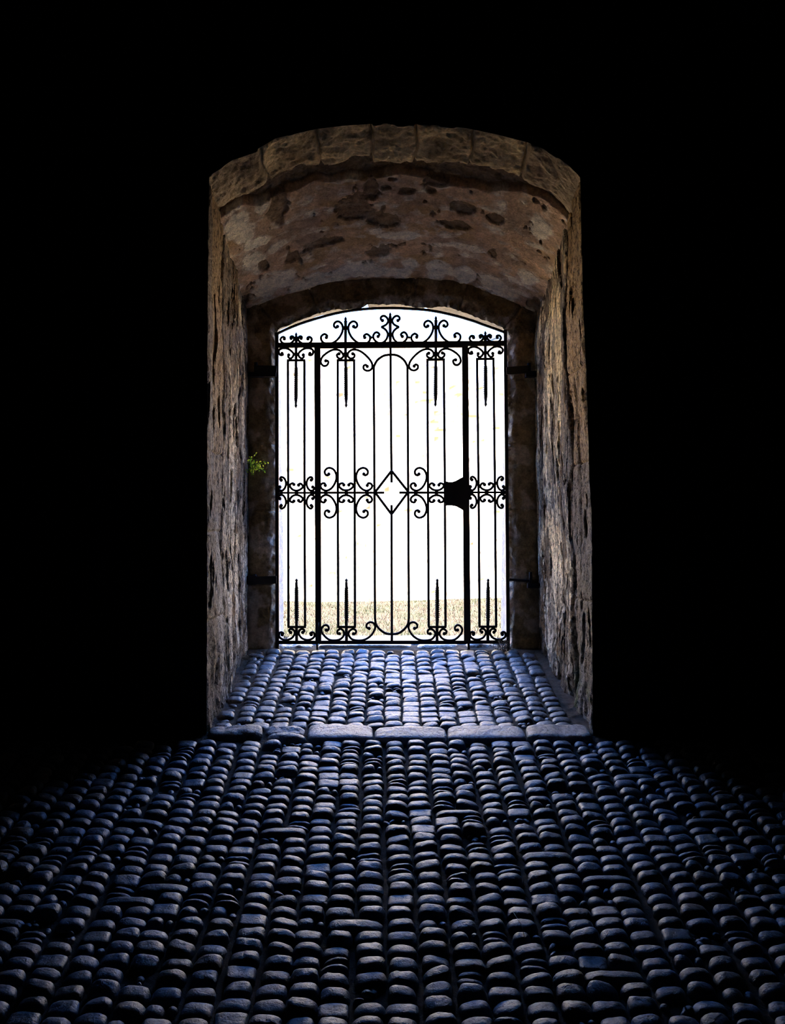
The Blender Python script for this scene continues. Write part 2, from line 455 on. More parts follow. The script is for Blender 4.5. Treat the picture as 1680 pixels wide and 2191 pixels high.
# ------------------------------------------------------------------ floor: earth bed + cobbles
def bed(u, v):
    X = lerp(-3.4, 3.4, u); Y = lerp(YB-.1, 6.52, v)
    z = fz(Y)-.006+.006*fbm(X*3, Y*3, 400, 3)+.004*fbm(X*20, Y*20, 410, 3)
    if Y > Y1-.02: z += .004*sstep(.85, .97, abs(X)) + .008*sstep(.8, .95, abs(X))*fbm(X*18, Y*18, 5, 3)
    return (X, Y, z), mixc((.036, .027, .020), (.13, .09, .06), sstep(5.0, 5.15, Y)*(.35+.65*sstep(.5, .85, abs(X))))
v, f, c = grid(330, 430, bed)
floor = tag(mesh_obj('floor', v, f, M_bed, None, c), kind='structure')

cob = MB()
NA, NR = 18, 7
def cobble(x, y, w, d, H, n, flat, rot, tx, ty, col, sunk=0.0, rough=1.0):
    """one pebble set in the bed: superellipse outline, domed top"""
    vs, cs = [], []; seed = R.random()*900
    cr, sr = math.cos(rot), math.sin(rot); bz = fz(y)-sunk
    def pt(a, r):
        ca, sa = math.cos(a), math.sin(a)
        k = (abs(ca)**n+abs(sa)**n)**(-1.0/n)
        lx = ca*k*r*w/2; ly = sa*k*r*d/2
        bul = 1+.10*N(ca*1.3+seed, sa*1.3, 2)*rough
        lx *= bul; ly *= bul
        q = r**flat
        z = H*max(0.0, 1-q)**.55
        z += (.10*H*N(lx*28+seed, ly*28, 1)+.05*H*N(lx*70+seed, ly*70, 3))*rough*(1 if r < .95 else 0)
        z += lx*tx+ly*ty
        gx, gy = lx*cr-ly*sr, lx*sr+ly*cr
        return (x+gx, y+gy, bz+z+gy*SLOPE-(.012 if r > .99 else 0))
    vs.append(pt(0, 0))
    rs = [.30, .55, .74, .87, .95, .99, 1.0]
    for r in rs:
        for k in range(NA): vs.append(pt(2*math.pi*k/NA, r))
    for p in vs: cs.append(col)
    fs = [(0, 1+k, 1+(k+1) % NA) for k in range(NA)]
    for i in range(len(rs)-1):
        for k in range(NA):
            a = 1+i*NA+k; b = 1+i*NA+(k+1) % NA; fs.append((a, a+NA, b+NA, b))
    cob.add(vs, fs, cs)
def stone_col(x, y):
    t = R.random(); k = R.uniform(.55, 1.05)
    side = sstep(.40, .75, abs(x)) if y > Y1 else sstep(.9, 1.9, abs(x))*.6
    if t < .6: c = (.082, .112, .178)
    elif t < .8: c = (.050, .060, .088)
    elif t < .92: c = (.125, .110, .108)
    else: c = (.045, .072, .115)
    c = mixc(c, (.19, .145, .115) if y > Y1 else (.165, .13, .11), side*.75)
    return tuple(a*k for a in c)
def place(x, y, pw, pd, passage=False):
    t = R.random()
    if t < .03:
        for _ in range(R.randint(2, 5)):
            cobble(x+R.uniform(-.4, .4)*pw, y+R.uniform(-.4, .4)*pd, R.uniform(.02, .045), R.uniform(.015, .03), R.uniform(.006, .014), 2.2, 2.2, R.uniform(0, 3), 0, 0, stone_col(x, y), .002)
        return
    H = R.uniform(.020, .034)*(.72 if passage else 1.0)
    if passage and ((.06 < x < .50 and 5.17 < y < 5.42 and R.random() < .85) or (-.02 < x < .30 and 5.80 < y < 5.92) or (-.48 < x < -.30 and 5.22 < y < 5.45 and R.random() < .6)): t = .05
    if passage: pd *= 1.10; pw *= 1.015
    if t < .09:
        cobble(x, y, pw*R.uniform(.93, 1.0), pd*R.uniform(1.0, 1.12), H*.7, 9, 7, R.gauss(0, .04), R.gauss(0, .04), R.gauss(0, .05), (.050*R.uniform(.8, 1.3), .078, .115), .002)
        return
    if t < .15:
        for sg in (-1, 1):
            cobble(x+R.gauss(0, .004), y+sg*pd*.25, pw*R.uniform(.8, .98), pd*.44, H*.8, 3.0, 2.4, R.gauss(0, .07), R.gauss(0, .08), 0, stone_col(x, y), .003)
        return
    if t < .20:
        cobble(x-pw*.18, y+R.gauss(0, .004), pw*.62, pd*.86, H, 2.6, 2.6, R.gauss(0, .15), R.gauss(0, .1), 0, stone_col(x, y), .003)
        cobble(x+pw*.33, y+R.uniform(-.01, .01), pw*.28, pd*.5, H*.6, 2.3, 2.4, R.gauss(0, .5), 0, 0, stone_col(x, y), .003)
        return
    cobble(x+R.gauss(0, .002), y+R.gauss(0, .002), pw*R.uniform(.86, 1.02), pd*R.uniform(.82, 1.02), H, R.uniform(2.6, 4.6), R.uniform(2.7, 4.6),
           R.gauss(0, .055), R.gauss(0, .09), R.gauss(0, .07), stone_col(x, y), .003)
# main floor
CW, RP = .1035, .0705
rows = int((4.90-1.85)/RP)
occ = set()
for i in range(-25, 26):
    skip = 0
    for r in range(rows):
        if skip: skip -= 1; continue
        y = 4.885-r*RP
        x = (i+.15)*CW-.010*(y-5)+.014*N(y*2.6, i*1.7)+.02*N(y*.8, i*.25, 4)
        y += .022*N(i*.35, y*1.1, 9)+.012*N(i*7.7, y*2.0, 3)+.01*(i % 2)
        if y > 4.90: continue
        if (i, r) in occ: continue
        if R.random() < .014:
            occ.add((i+1, r)); cobble(x+CW/2, y, CW*1.85, RP*R.uniform(.7, .95), .024, 5, 4, R.gauss(0, .03), R.gauss(0, .03), R.gauss(0, .05), (.05, .068, .095), .003); continue
        place(x, y, CW*.985, RP)
# passage floor
rows = int((6.34-5.14)/.0735)
for i in range(-10, 11):
    for r in range(rows+1):
        y = 5.145+r*.0735
        sh = lerp(.985, .955, (y-5.14)/1.2)
        x = (i+.02)*.1005*sh+.006*N(y*3, i*2.1, 30)
        y += .020*N(i*.4, y*1.3, 19)+.010*N(i*5.7, y*2, 13)
        if abs(x) > .955: continue
        if abs(x) > .84 and R.random() < .3:
            cobble(x, y, .05, .03, .008, 2.4, 2.2, R.uniform(-1, 1), 0, 0, (.12, .095, .08), .003); continue
        place(x, y, .1005*sh*.97, .0735, True)
o = cob.build('cobblestone_paving', M_cob, floor, cols=True)
o['label'] = 'grey and bluish rounded cobbles set in straight columns'

# ------------------------------------------------------------------ bigger stones (kerb row, threshold)
def rock(name, lo, hi, mat, col, label, cat, group=None, nexp=6.0, amp=.006, seed=0, tilt=0.0, slope=0.0, parent=None, freq=14, col2=None):
    """rounded block spanning lo..hi, displaced with noise"""
    lo, hi = Vector(lo), Vector(hi); c = (lo+hi)/2; h = (hi-lo)/2
    bm = bmesh.new(); bmesh.ops.create_cube(bm, size=2)
    dims = [max(2, int(2*h[i]/.012)) for i in range(3)]
    bmesh.ops.subdivide_edges(bm, edges=bm.edges[:], cuts=14, use_grid_fill=True)
    vs, cs = [], []
    for v in bm.verts:
        q = v.co; m = (abs(q.x)**nexp+abs(q.y)**nexp+abs(q.z)**nexp)**(1/nexp)
        q2 = q/m
        p = Vector((q2.x*h.x, q2.y*h.y, q2.z*h.z)); nrm = q2.normalized()
        dd = fbm(p.x*freq*.5+seed, p.y*freq*.5, p.z*freq*.5, 3)*amp*1.6+fbm(p.x*freq*3+seed, p.y*freq*3, p.z*freq*3, 3)*amp*.35
        p = p+nrm*dd
        p.z += p.x*tilt+p.y*slope
        v.co = p+c
    bm.verts.ensure_lookup_table()
    vs = [v.co.copy() for v in bm.verts]; fs = [tuple(v.index for v in f.verts) for f in bm.faces]; bm.free()
    cs = [mixc(col, col2 or tuple(a*.7 for a in col), sstep(-.1, .4, fbm(p.x*9, p.y*9, p.z*9+seed, 3))) for p in vs]
    o = mesh_obj(name, vs, fs, mat, parent, cs)
    if label: tag(o, label, cat, group)
    return o
GK = 'kerbstones across the mouth of the passage'
KC = (.38, .40, .45)
def kerb(x0, x1, y0, y1, label, **k):
    """pixel x range, pixel y of top-back and bottom-front edge"""
    def yd(py):   # depth on the floor for pixel y
        Yv = 5.0
        for _ in range(20):
            pz = P(840, py, Yv).z; Yv += (pz-fz(Yv))*-1.2*-1 if False else 0
            s = (P(840, py, 1.0).z-EYE); Yv = (EYE-(.807-SLOPE*6.35))/(SLOPE-s)
        return Yv
    Ya, Yb = yd(y1), yd(y0)
    Ym = (Ya+Yb)/2
    xa, xb = P(x0, (y0+y1)/2, Ym).x, P(x1, (y0+y1)/2, Ym).x
    zc = fz(Ym)
    return rock('kerbstone', (xa, Ya, zc-.06), (xb, Yb, zc+k.pop('top', .032)), M_kerb, k.pop('col', KC), label, 'kerbstone', GK, slope=SLOPE, **k)
kerb(658, 799, 1560, 1590, 'long pale kerbstone with squared ends, left of the middle, first whole one from the left', seed=3, amp=.004)
kerb(803, 955, 1565, 1591, 'worn kerbstone in the centre of the kerb row, below the door leaf of the gate', seed=13, amp=.005)
kerb(959, 1122, 1562, 1591, 'long smooth kerbstone right of the centre one, under the lock side of the gate', seed=23, amp=.004)
kerb(1127, 1262, 1560, 1588, 'pitted brownish kerbstone at the foot of the right jamb', seed=33, amp=.006, col=(.40, .33, .28))
kerb(447, 562, 1558, 1581, 'cracked dusty kerbstone at the foot of the left jamb', seed=43, amp=.010, col=(.20, .165, .14), nexp=4)
kerb(572, 654, 1576, 1590, 'thin low wedge of kerbstone, left of the first whole one', seed=53, amp=.006, nexp=2.6, col=(.34, .32, .32))
kerb(566, 655, 1557, 1574, 'splintered slab of kerbstone behind the thin wedge', seed=63, amp=.012, nexp=3.5, col=(.24, .22, .22), top=.016)

GT = 'rough stones under the gate'
def thr(x0, x1, y0, y1, label, Ya=6.452, Yb=6.60, **k):
    a = P(x0, y1, Ya); b_ = P(x1, y0, Ya)
    return rock('threshold_stone', (a.x, Ya, a.z-.04), (b_.x, Yb, b_.z), M_kerb, k.pop('col', (.48, .41, .32)), label, 'stone', GT, **k)
thr(592, 672, 1381, 1397, 'small broken stone under the left end of the gate, by the left post', seed=2, amp=.012, nexp=4, freq=30)
thr(680, 884, 1379, 1399, 'long flat stone under the door leaf of the gate, widest one there', seed=12, amp=.006, nexp=7)
thr(886, 988, 1379, 1402, 'rounded boulder under the lock side of the door leaf', seed=22, amp=.010, nexp=3.2)
thr(992, 1072, 1380, 1398, 'sloping rough stone under the right side panel of the gate', seed=32, amp=.014, nexp=3.4, freq=22)
rock('threshold_slab', (-.74, 6.62, .66), (.74, 6.96, .852), M_kerb, (.30, .28, .26), 'pale flat sill slab lying behind the gate, at the edge of the grass', 'stone', seed=5, amp=.006, nexp=14)

# ------------------------------------------------------------------ the iron gate
def X_(ox, oy, s=6.2222): return lambda x, y: P(ox+x/s, oy+y/s, YG)
tA, tC, tE = (580, 630), (580, 970), (580, 1210)
tB, tD, tF = (840, 630), (840, 970), (840, 1210)
def px(t, pts, s=6.2222): return [(t[0]+x/s, t[1]+y/s) for x, y in pts]
def mir(pts, cx): return [(2*cx-x, y) for x, y in pts]
def right_top(pts):      # mirror onto the right half of the gate, which stands a few mm higher
    return [(2*836.2-x, y-(2*(836.2-x))/490*3.6) for x, y in pts]
def catmull(pts, n=7):
    out = []
    m = len(pts)
    for i in range(m-1):
        p0, p1, p2, p3 = pts[max(0, i-1)], pts[i], pts[i+1], pts[min(m-1, i+2)]
        for k in range(n):
            t = k/n; t2, t3 = t*t, t*t*t
            out.append(tuple(.5*((2*p1[a])+(-p0[a]+p2[a])*t+(2*p0[a]-5*p1[a]+4*p2[a]-p3[a])*t2+(-p0[a]+3*p1[a]-3*p2[a]+p3[a])*t3) for a in (0, 1)))
    out.append(pts[-1]); return out
def W(p, Y=YG): return P(p[0], p[1], Y)
RODR = .0076
def add_scroll(mb, pts, r=RODR, sharp=False, ends=(True, True), smooth=True):
    c = catmull(pts) if smooth else pts
    mb.tube([W(p) for p in c], r, 8, depth=.0078)
    if ends[0]: mb.ball(W(c[0]), r*1.55, 8)
    if ends[1]: mb.ball(W(c[-1]), r*1.55, 8)
def scroll(parent, pts, name='scroll', **k):
    mb = MB(); add_scroll(mb, pts, **k); return mb.build(name, M_iron, parent)
def bar(parent, p0, p1, r=.0082, name='bar'):
    mb = MB(); a, b_ = W(p0), W(p1)
    mb.tube([a, a.lerp(b_, .5), b_], r, 8); return mb.build(name, M_iron, parent)
def square_bar(mb, p0, p1, wpx, y0, y1):
    """flat bar from pixel p0 to p1 with pixel width wpx and depth range y0..y1"""
    a, b_ = W(p0), W(p1); t = (b_-a).normalized(); nrm = Vector((t.z, 0, -t.x)); h = nrm*((wpx+1.3)/327/2)
    v = []
    for Yd in (y0, y1):
        for q in (a-h, a+h, b_+h, b_-h): v.append((q.x, Yd, q.z))
    mb.add(v, [(0,1,2,3),(7,6,5,4),(0,4,5,1),(1,5,6,2),(2,6,7,3),(3,7,4,0)])
def collar(parent, p, rpx=4.2, name='collar'):
    mb = MB(); c = W(p); r = rpx/327
    n = 10; vs = []
    prof = [(-.013, .55), (-.009, .95), (0, 1.05), (.009, .95), (.013, .55)]
    for dy, k in prof:
        for i in range(n):
            a = 2*math.pi*(i+.5)/n; e = 1.0+.12*math.cos(4*a)
            vs.append((c.x+r*k*e*math.cos(a), c.y+dy, c.z+r*k*e*math.sin(a)))
    fs = [(i*n+k, i*n+(k+1) % n, (i+1)*n+(k+1) % n, (i+1)*n+k) for i in range(len(prof)-1) for k in range(n)]
    fs += [tuple(range(n))[::-1], tuple((len(prof)-1)*n+k for k in range(n))]
    mb.add(vs, fs); return mb.build(name, M_iron, parent)
def spear(parent, x0, x1, prof, name='spear'):
    """square rod, twisted where told; prof = [(pixel y, radius m, turns so far)], x goes x0 -> x1"""
    mb = MB(); vs = []; n = 8; ya, yb = prof[0][0], prof[-1][0]
    full = []
    for i in range(len(prof)-1):
        (p, r, t), (q, r2, t2) = prof[i], prof[i+1]
        m = max(1, int(abs(t2-t)*16), int(abs(q-p)/6))
        for k in range(m): s = k/m; full.append((lerp(p, q, s), lerp(r, r2, s), lerp(t, t2, s)))
    full.append(prof[-1])
    for (y, r, t) in full:
        c = W((lerp(x0, x1, (y-ya)/(yb-ya)), y))
        for k in range(n):
            a = 2*math.pi*(k/n+t); e = 1.18 if k % 2 == 0 else .80
            vs.append((c.x+1.5*r*e*math.cos(a), c.y+1.5*r*e*math.sin(a), c.z))
    m = len(full)
    fs = [(i*n+k, i*n+(k+1) % n, (i+1)*n+(k+1) % n, (i+1)*n+k) for i in range(m-1) for k in range(n)]
    fs += [tuple(range(n))[::-1], tuple((m-1)*n+k for k in range(n))]
    mb.add(vs, fs); return mb.build(name, M_iron, parent)

gate = empty('iron_gate')
tag(gate, 'black wrought iron gate with scrolls, twisted spears and arched top, hung in the stone doorway', 'gate')

# outer frame: posts, arched head bar, transom, mullions, bottom rail
fr = MB()
square_bar(fr, (592.6, 712), (593.6, 1392), 6.0, YG-.012, YG+.014)
square_bar(fr, (1081.3, 706), (1087.6, 1396), 5.8, YG-.012, YG+.014)
ARC = px(tA, [(75,530),(150,490),(250,445),(350,405),(450,370),(570,332),(680,300),(790,270),(900,245),(1050,218),(1200,200),(1330,189),(1450,184),(1570,182),(1680,183)]) + \
      px(tB, [(200,190),(400,202),(520,217),(640,238),(760,265),(870,292),(990,328),(1100,362),(1200,400),(1350,452),(1500,508)])
acv = catmull(ARC, 3)
fr.tube([W(p) for p in acv], .0092, 8, depth=.012)
square_bar(fr, (592, 739.3), (1082, 735.0), 9.6, YG-.014, YG+.014)
o = fr.build('outer_frame', M_iron, gate, smooth=False)
fm = MB(); square_bar(fm, (677.6, 744), (680.2, 1377), 8.6, YG-.010, YG+.012); square_bar(fm, (678.6, 1375), (678.9, 1391), 2.6, YG-.006, YG+.006)
fm.build('mullion', M_iron, gate, smooth=False)
fm = MB(); square_bar(fm, (997.3, 738), (1002.6, 1377), 7.4, YG-.010, YG+.012); square_bar(fm, (1002.8, 1375), (1003.1, 1389), 3.6, YG-.006, YG+.006)
fm.build('mullion', M_iron, gate, smooth=False)

# crest on the transom
small = px(tA, [(178,592),(182,574),(150,568),(126,600),(148,640),(205,662),(268,645),(306,606),(300,570),(278,556),(258,570),(268,586)])
large = px(tA, [(738,574),(748,552),(712,528),(672,556),(668,600),(700,642),(760,658),(830,642),(900,586),(945,510),(956,440),(935,385),(890,358),(848,380),(838,420),(864,444),(886,428)])
centre = px(tA, [(1484,354),(1462,336),(1470,304),(1505,292),(1542,316),(1560,360),(1540,402),(1505,425),(1476,441),(1508,462),(1540,495),(1556,545),(1532,610),(1480,652),(1428,650),(1378,612),(1360,565),(1385,518),(1420,514),(1444,542),(1426,566)])
def both(parent, pts, cx, **k):
    """a scroll and its mirror twin about pixel cx; returns pixel lists"""
    for q in (pts, mir(pts, cx)): scroll(parent, q, **k)
cS, cL, cC = 580+335/6.2222, 580+993/6.2222, 580+1587/6.2222
for pts, cx in ((small, cS), (large, cL)):
    for q in (pts, mir(pts, cx)):
        scroll(gate, q, 'crest_scroll'); scroll(gate, right_top(q), 'crest_scroll')
for q in (centre, mir(centre, cC)): scroll(gate, [(x, y-1.0) for x, y in q], 'crest_scroll')
def finial(cx, ytop, ybase):
    spear(gate, cx, cx, [(ytop, .0006, 0), (ytop+4, .0045, 0), (ytop+6, .0052, 0), (ytop+8, .0036, 0), (ytop+9.5, .0062, 0), (ytop+16, .0056, 0), (ybase, .0055, 0)], 'finial')
rs_ = lambda x, y: right_top([(x, y)])[0]
for (cx, yt) in ((cS, 630+503/6.2222), (cL, 630+294/6.2222)):
    finial(cx, yt, 738); X2, Y2_ = rs_(cx, yt); finial(X2, Y2_, 735)
finial(cC, 630+238/6.2222, 738)
for (x, y, r) in ((cS, 630+588/6.2222, 3.6), (cL, 630+448/6.2222, 6.0)):
    collar(gate, (x, y), r, 'crest_collar'); collar(gate, rs_(x, y), r, 'crest_collar')
for y in (358, 546): collar(gate, (cC, 630+y/6.2222-1), 5.4, 'crest_collar')
for s in (-1, 1): collar(gate, (cC+s*(1587-1335)/6.2222, 630+578/6.2222-.6), 2.6, 'crest_collar')

# ---- side panels
topS = px(tA, [(148,786),(160,802),(130,808),(106,780),(112,738),(160,716),(212,720),(262,746),(300,790),(288,832),(256,852),(230,832),(236,806)])
midS = px(tC, [(138,356),(122,346),(130,322),(155,318),(185,345),(200,400),(186,458),(150,496),(112,488),(98,462),(118,448)])
cupS = px(tC, [(305,414),(292,398),(258,412),(256,446),(292,484),(340,496),(388,482),(424,446),(404,408),(376,406),(368,422)])
botS = px(tE, [(150,920),(164,902),(140,888),(112,902),(112,950),(160,984),(220,988),(280,962),(316,905),(300,856),(262,846),(240,868),(262,890)])
def flipv(pts, cy): return [(x, 2*cy-y) for x, y in pts]
CYM = 970+525/6.2222
def side_panel(right):
    mt = right_top if right else (lambda q: q)
    mm = (lambda q: [(2*838.0-x, y-.8) for x, y in q]) if right else (lambda q: q)
    mb_ = (lambda q: [(2*839.6-x, y-.6) for x, y in q]) if right else (lambda q: q)
    b0 = MB()
    ra_, rb_ = mb_([(593, 1374.2), (680, 1374.2)]); square_bar(b0, ra_, rb_, 6.0, YG-.008, YG+.010)
    o = b0.build('side_panel', M_iron, gate, smooth=False)
    for q, tf in ((px(tA, [(212, 877), (458, 877)]), mt), (px(tE, [(222, 817), (466, 817)]), mb_)):
        b1 = MB(); a, c = tf(q); square_bar(b1, a, c, 3.6, YG-.006, YG+.006); b1.build('cross_bar', M_iron, o, smooth=False)
    b1 = MB(); a, c = mm(px(tC, [(95, 525), (585, 525)])); square_bar(b1, a, c, 3.2, YG-.005, YG+.005); b1.build('middle_rail', M_iron, o, smooth=False)
    for xa, xc, xe in ((226, 229, 233), (445, 446, 454)):
        p = [mt(px(tA, [(xa, 877)]))[0], mm(px(tC, [(xc, 525)]))[0], mb_(px(tE, [(xe, 817)]))[0]]
        mb = MB(); mb.tube([W(q) for q in p], .0082, 8); mb.build('bar', M_iron, o)
    xc = 334
    for q in (topS, mir(topS, 580+333/6.2222)): scroll(o, mt(q))
    mcx = 580+337/6.2222
    for q in (midS, mir(midS, mcx)):
        scroll(o, mm(q)); scroll(o, mm(flipv(q, CYM)))
    scroll(o, mm(cupS)); scroll(o, mm(flipv(cupS, CYM)))
    bcx = 580+343/6.2222
    for q in (botS, mir(botS, bcx)): scroll(o, mb_(q))
    for q, t in (([(333, 796)], tA),): collar(o, mt(px(t, q))[0], 5.2)
    for x in (112, 340, 562): collar(o, mm(px(tC, [(x, 525)]))[0], 5.0)
    collar(o, mb_(px(tE, [(343, 897)]))[0], 5.0)
    a = mt([(cS, 740)])[0]; b_ = mt(px(tA, [(331, 1515)]))[0]
    k = 630
    S = lambda y: k+y/6.2222+(a[1]-740)
    spear(o, a[0], b_[0], [(S(690), .0055, 0), (S(955), .0055, 0), (S(985), .0080, .3), (S(1340), .0086, 3.8), (S(1375), .0078, 4.2), (S(1462), .0042, 4.2), (S(1470), .0052, 4.2), (S(1488), .0060, 4.2), (S(1500), .0034, 4.2), (S(1516), .0006, 4.2)])
    a = mb_(px(tE, [(343, 1000)]))[0]; b_ = mb_(px(tE, [(340, 172)]))[0]
    S = lambda y: 1210+y/6.2222
    spear(o, b_[0], a[0], [(S(172), .0006, 0), (S(188), .0048, 0), (S(205), .0056, 0), (S(214), .0036, 0), (S(225), .0050, 0), (S(300), .0074, .2), (S(340), .0086, .6), (S(700), .0086, 4.1), (S(740), .0062, 4.3), (S(1000), .0060, 4.3)])
    return o
side_panel(False); side_panel(True)

# ---- door leaf
lf = MB()
square_bar(lf, (683.7, 744.5), (685.5, 1377), 3.2, YG-.016, YG+.006)
square_bar(lf, (991.4, 742), (995.7, 1377), 4.4, YG-.016, YG+.006)
square_bar(lf, (683, 743.6), (992, 741.6), 3.4, YG-.010, YG+.006)
square_bar(lf, (684, 1374.2), (997, 1374.2), 6.0, YG-.010, YG+.010)
def rb2(q): return [(2*838.6-x, y) for x, y in q]
leaf = lf.build('door_leaf', M_iron, gate, smooth=False)
ct, cb = px(tA, [(872, 877), (1122, 877)]), px(tE, [(882, 817), (1130, 817)])
for q in (ct, right_top(ct), cb, rb2(cb)):
    b1 = MB(); square_bar(b1, q[0], q[1], 3.6, YG-.006, YG+.006); b1.build('cross_bar', M_iron, leaf, smooth=False)
for q in (px(tC, [(655, 524), (1507, 524)]), px(tD, [(88, 523), (715, 523)])):
    b1 = MB(); square_bar(b1, q[0], q[1], 3.2, YG-.005, YG+.005); b1.build('middle_rail', M_iron, leaf, smooth=False)
rc = lambda q: [(2*837.6-x, y) for x, y in q]
for xa, xc, xe in ((888, 890, 895), (1106, 1115, 1118)):
    for rt in (0, 1):
        pa = px(tA, [(xa, 877)])[0]; pc = px(tC, [(xc, 525)])[0]; pe = px(tE, [(xe, 817)])[0]
        if rt: pa = right_top([pa])[0]; pc = rc([pc])[0]; pe = rb2([pe])[0]
        mb = MB(); mb.tube([W(pa), W(pc), W(pe)], .0082, 8); mb.build('bar', M_iron, leaf)
# tall oval: arch, two long sides, bottom bow, one rod
oval = catmull(px(tA, [(1368, 980), (1378, 942), (1420, 872), (1500, 817), (1590, 802)]), 6)
ovb = catmull(px(tE, [(1385, 700), (1400, 782), (1452, 852), (1530, 903), (1612, 915)]), 6)
L_ = oval[::-1]+[px(tC, [(1378, 525)])[0]]+ovb
mb = MB(); mb.tube([W(p) for p in L_], .0082, 8); mb.build('oval_rod', M_iron, leaf)
oR = [(2*836.0-x, y-.4) for x, y in oval][::-1]+[(873.6, CYM)]+[(2*838.8-x, y) for x, y in ovb]
mb = MB(); mb.tube([W(p) for p in oR], .0082, 8); mb.build('oval_rod', M_iron, leaf)
bar(leaf, (835.6, 741), px(tC, [(1605, 388)])[0], name='centre_bar')
bar(leaf, px(tC, [(1605, 688)])[0], (838.7, 1373), name='centre_bar')
mb = MB()
dm = px(tC, [(1605, 232), (1385, 518), (1605, 812)]); dmr = [(837.9, dm[0][1]), (873.8, dm[1][1]-1), (837.9, dm[2][1])]
for q in (dm, dmr):
    for a, c in ((q[0], q[1]), (q[1], q[2])): mb.tube([W(a), W(c)], .0084, 8)
mb.build('diamond', M_iron, leaf)
collar(leaf, (837.9, dm[0][1]+1), 2.6); collar(leaf, (837.9, dm[2][1]-1), 2.6)
# top scrolls of the leaf
tl1 = px(tA, [(730,884),(752,884),(764,905),(745,942),(702,952),(668,920),(664,880),(690,825),(760,768),(830,737),(905,742),(955,790),(958,832),(920,856),(884,832),(880,800),(906,790)])
tl2 = px(tA, [(1088,790),(1110,800),(1106,836),(1062,854),(1024,822),(1030,775),(1072,740),(1130,735),(1205,765),(1282,830),(1336,900),(1350,962),(1326,1004),(1278,1016),(1236,992),(1234,952),(1262,938),(1282,958)])
for q in (tl1, tl2): scroll(leaf, q); scroll(leaf, right_top(q))
collar(leaf, px(tA, [(991, 795)])[0], 5.4); collar(leaf, right_top(px(tA, [(991, 795)]))[0], 5.4)
# middle scrolls
big = px(tC, [(770,276),(755,292),(724,278),(716,240),(742,204),(788,194),(842,225),(872,300),(860,375),(822,445),(770,488),(718,494),(674,468),(660,430),(680,402),(714,400),(724,426)])
cup = px(tC, [(970,420),(958,400),(920,406),(908,440),(948,480),(1000,493),(1052,480),(1096,440),(1080,404),(1048,402),(1036,420)])
big2 = mir(big, 580+1003/6.2222)
for q in (big, cup, big2):
    scroll(leaf, q); scroll(leaf, flipv(q, CYM))
for q in (cup, big2):
    scroll(leaf, rc(q)); scroll(leaf, rc(flipv(q, CYM)))
for x in (730, 1003, 1280): collar(leaf, px(tC, [(x, 525)])[0], 5.0)
for x in (1003, 1280): collar(leaf, rc(px(tC, [(x, 525)]))[0], 5.0)
for s in (-1, 1): collar(leaf, (837.7+s*36, CYM), 3.4)
# bottom scrolls
bl1 = px(tE, [(735,858),(758,862),(770,825),(738,792),(694,808),(672,860),(700,922),(770,984),(855,996),(930,975),(972,920),(960,865),(922,845),(886,868),(888,904),(912,906)])
bl2 = px(tE, [(1098,908),(1126,902),(1130,864),(1092,845),(1046,870),(1034,920),(1078,980),(1170,998),(1262,980),(1340,920),(1386,830),(1370,772),(1322,754),(1276,780),(1274,822),(1308,836)])
for q in (bl1, bl2): scroll(leaf, q); scroll(leaf, rb2(q))
collar(leaf, px(tE, [(1003, 905)])[0], 5.2); collar(leaf, rb2(px(tE, [(1003, 905)]))[0], 5.2)
for rt in (0, 1):
    a = (cL, 740); b_ = px(tA, [(1000, 1510)])[0]
    dy = 0
    if rt: a, b_ = right_top([a, b_]); dy = -2.2
    S = lambda y: 630+y/6.2222+dy
    spear(leaf, a[0], b_[0], [(S(690), .0055, 0), (S(955), .0055, 0), (S(985), .0080, .3), (S(1340), .0086, 3.8), (S(1375), .0078, 4.2), (S(1455), .0042, 4.2), (S(1463), .0052, 4.2), (S(1482), .0060, 4.2), (S(1494), .0034, 4.2), (S(1510), .0006, 4.2)])
    a = px(tE, [(1006, 1000)])[0]; b_ = px(tE, [(1004, 172)])[0]
    if rt: a, b_ = rb2([a, b_])
    S = lambda y: 1210+y/6.2222
    spear(leaf, b_[0], a[0], [(S(172), .0006, 0), (S(188), .0048, 0), (S(205), .0056, 0), (S(214), .0036, 0), (S(225), .0050, 0), (S(300), .0074, .2), (S(340), .0086, .6), (S(700), .0086, 4.1), (S(740), .0062, 4.3), (S(1000), .0060, 4.3)])
# lock plate with flared outline
lp = px(tD, [(705, 372), (745, 384), (790, 386), (840, 368), (900, 335), (955, 308), (1018, 300), (1022, 420), (1060, 500), (1060, 540), (1022, 600), (1016, 735), (955, 768), (905, 735), (850, 706), (790, 694), (740, 692), (705, 700)])
mb = MB(); n = len(lp)
for Yd in (YG-.020, YG+.012):
    mb.add([(W(p).x, Yd, W(p).z) for p in lp], [])
mb.f = [tuple(range(n)), tuple(range(n, 2*n))[::-1]]+[(i, i+n, (i+1) % n+n, (i+1) % n) for i in range(n)]
lockp = mb.build('lock_plate', M_iron, leaf, smooth=False)
mb = MB(); a = W(px(tD, [(800, 600)])[0]); c = W(px(tD, [(985, 482)])[0]); mb.box((a.x, YG-.026, a.z), (c.x, YG-.018, c.z)); mb.build('lock_case', M_iron, lockp, smooth=False)
mb = MB(); q = px(tE, [(625, 755)])[0]; q2 = px(tE, [(625, 1000)])[0]
mb.tube([W(q, YG-.02), W(q2, YG-.02)], .0085, 10); mb.build('pivot', M_iron, leaf)

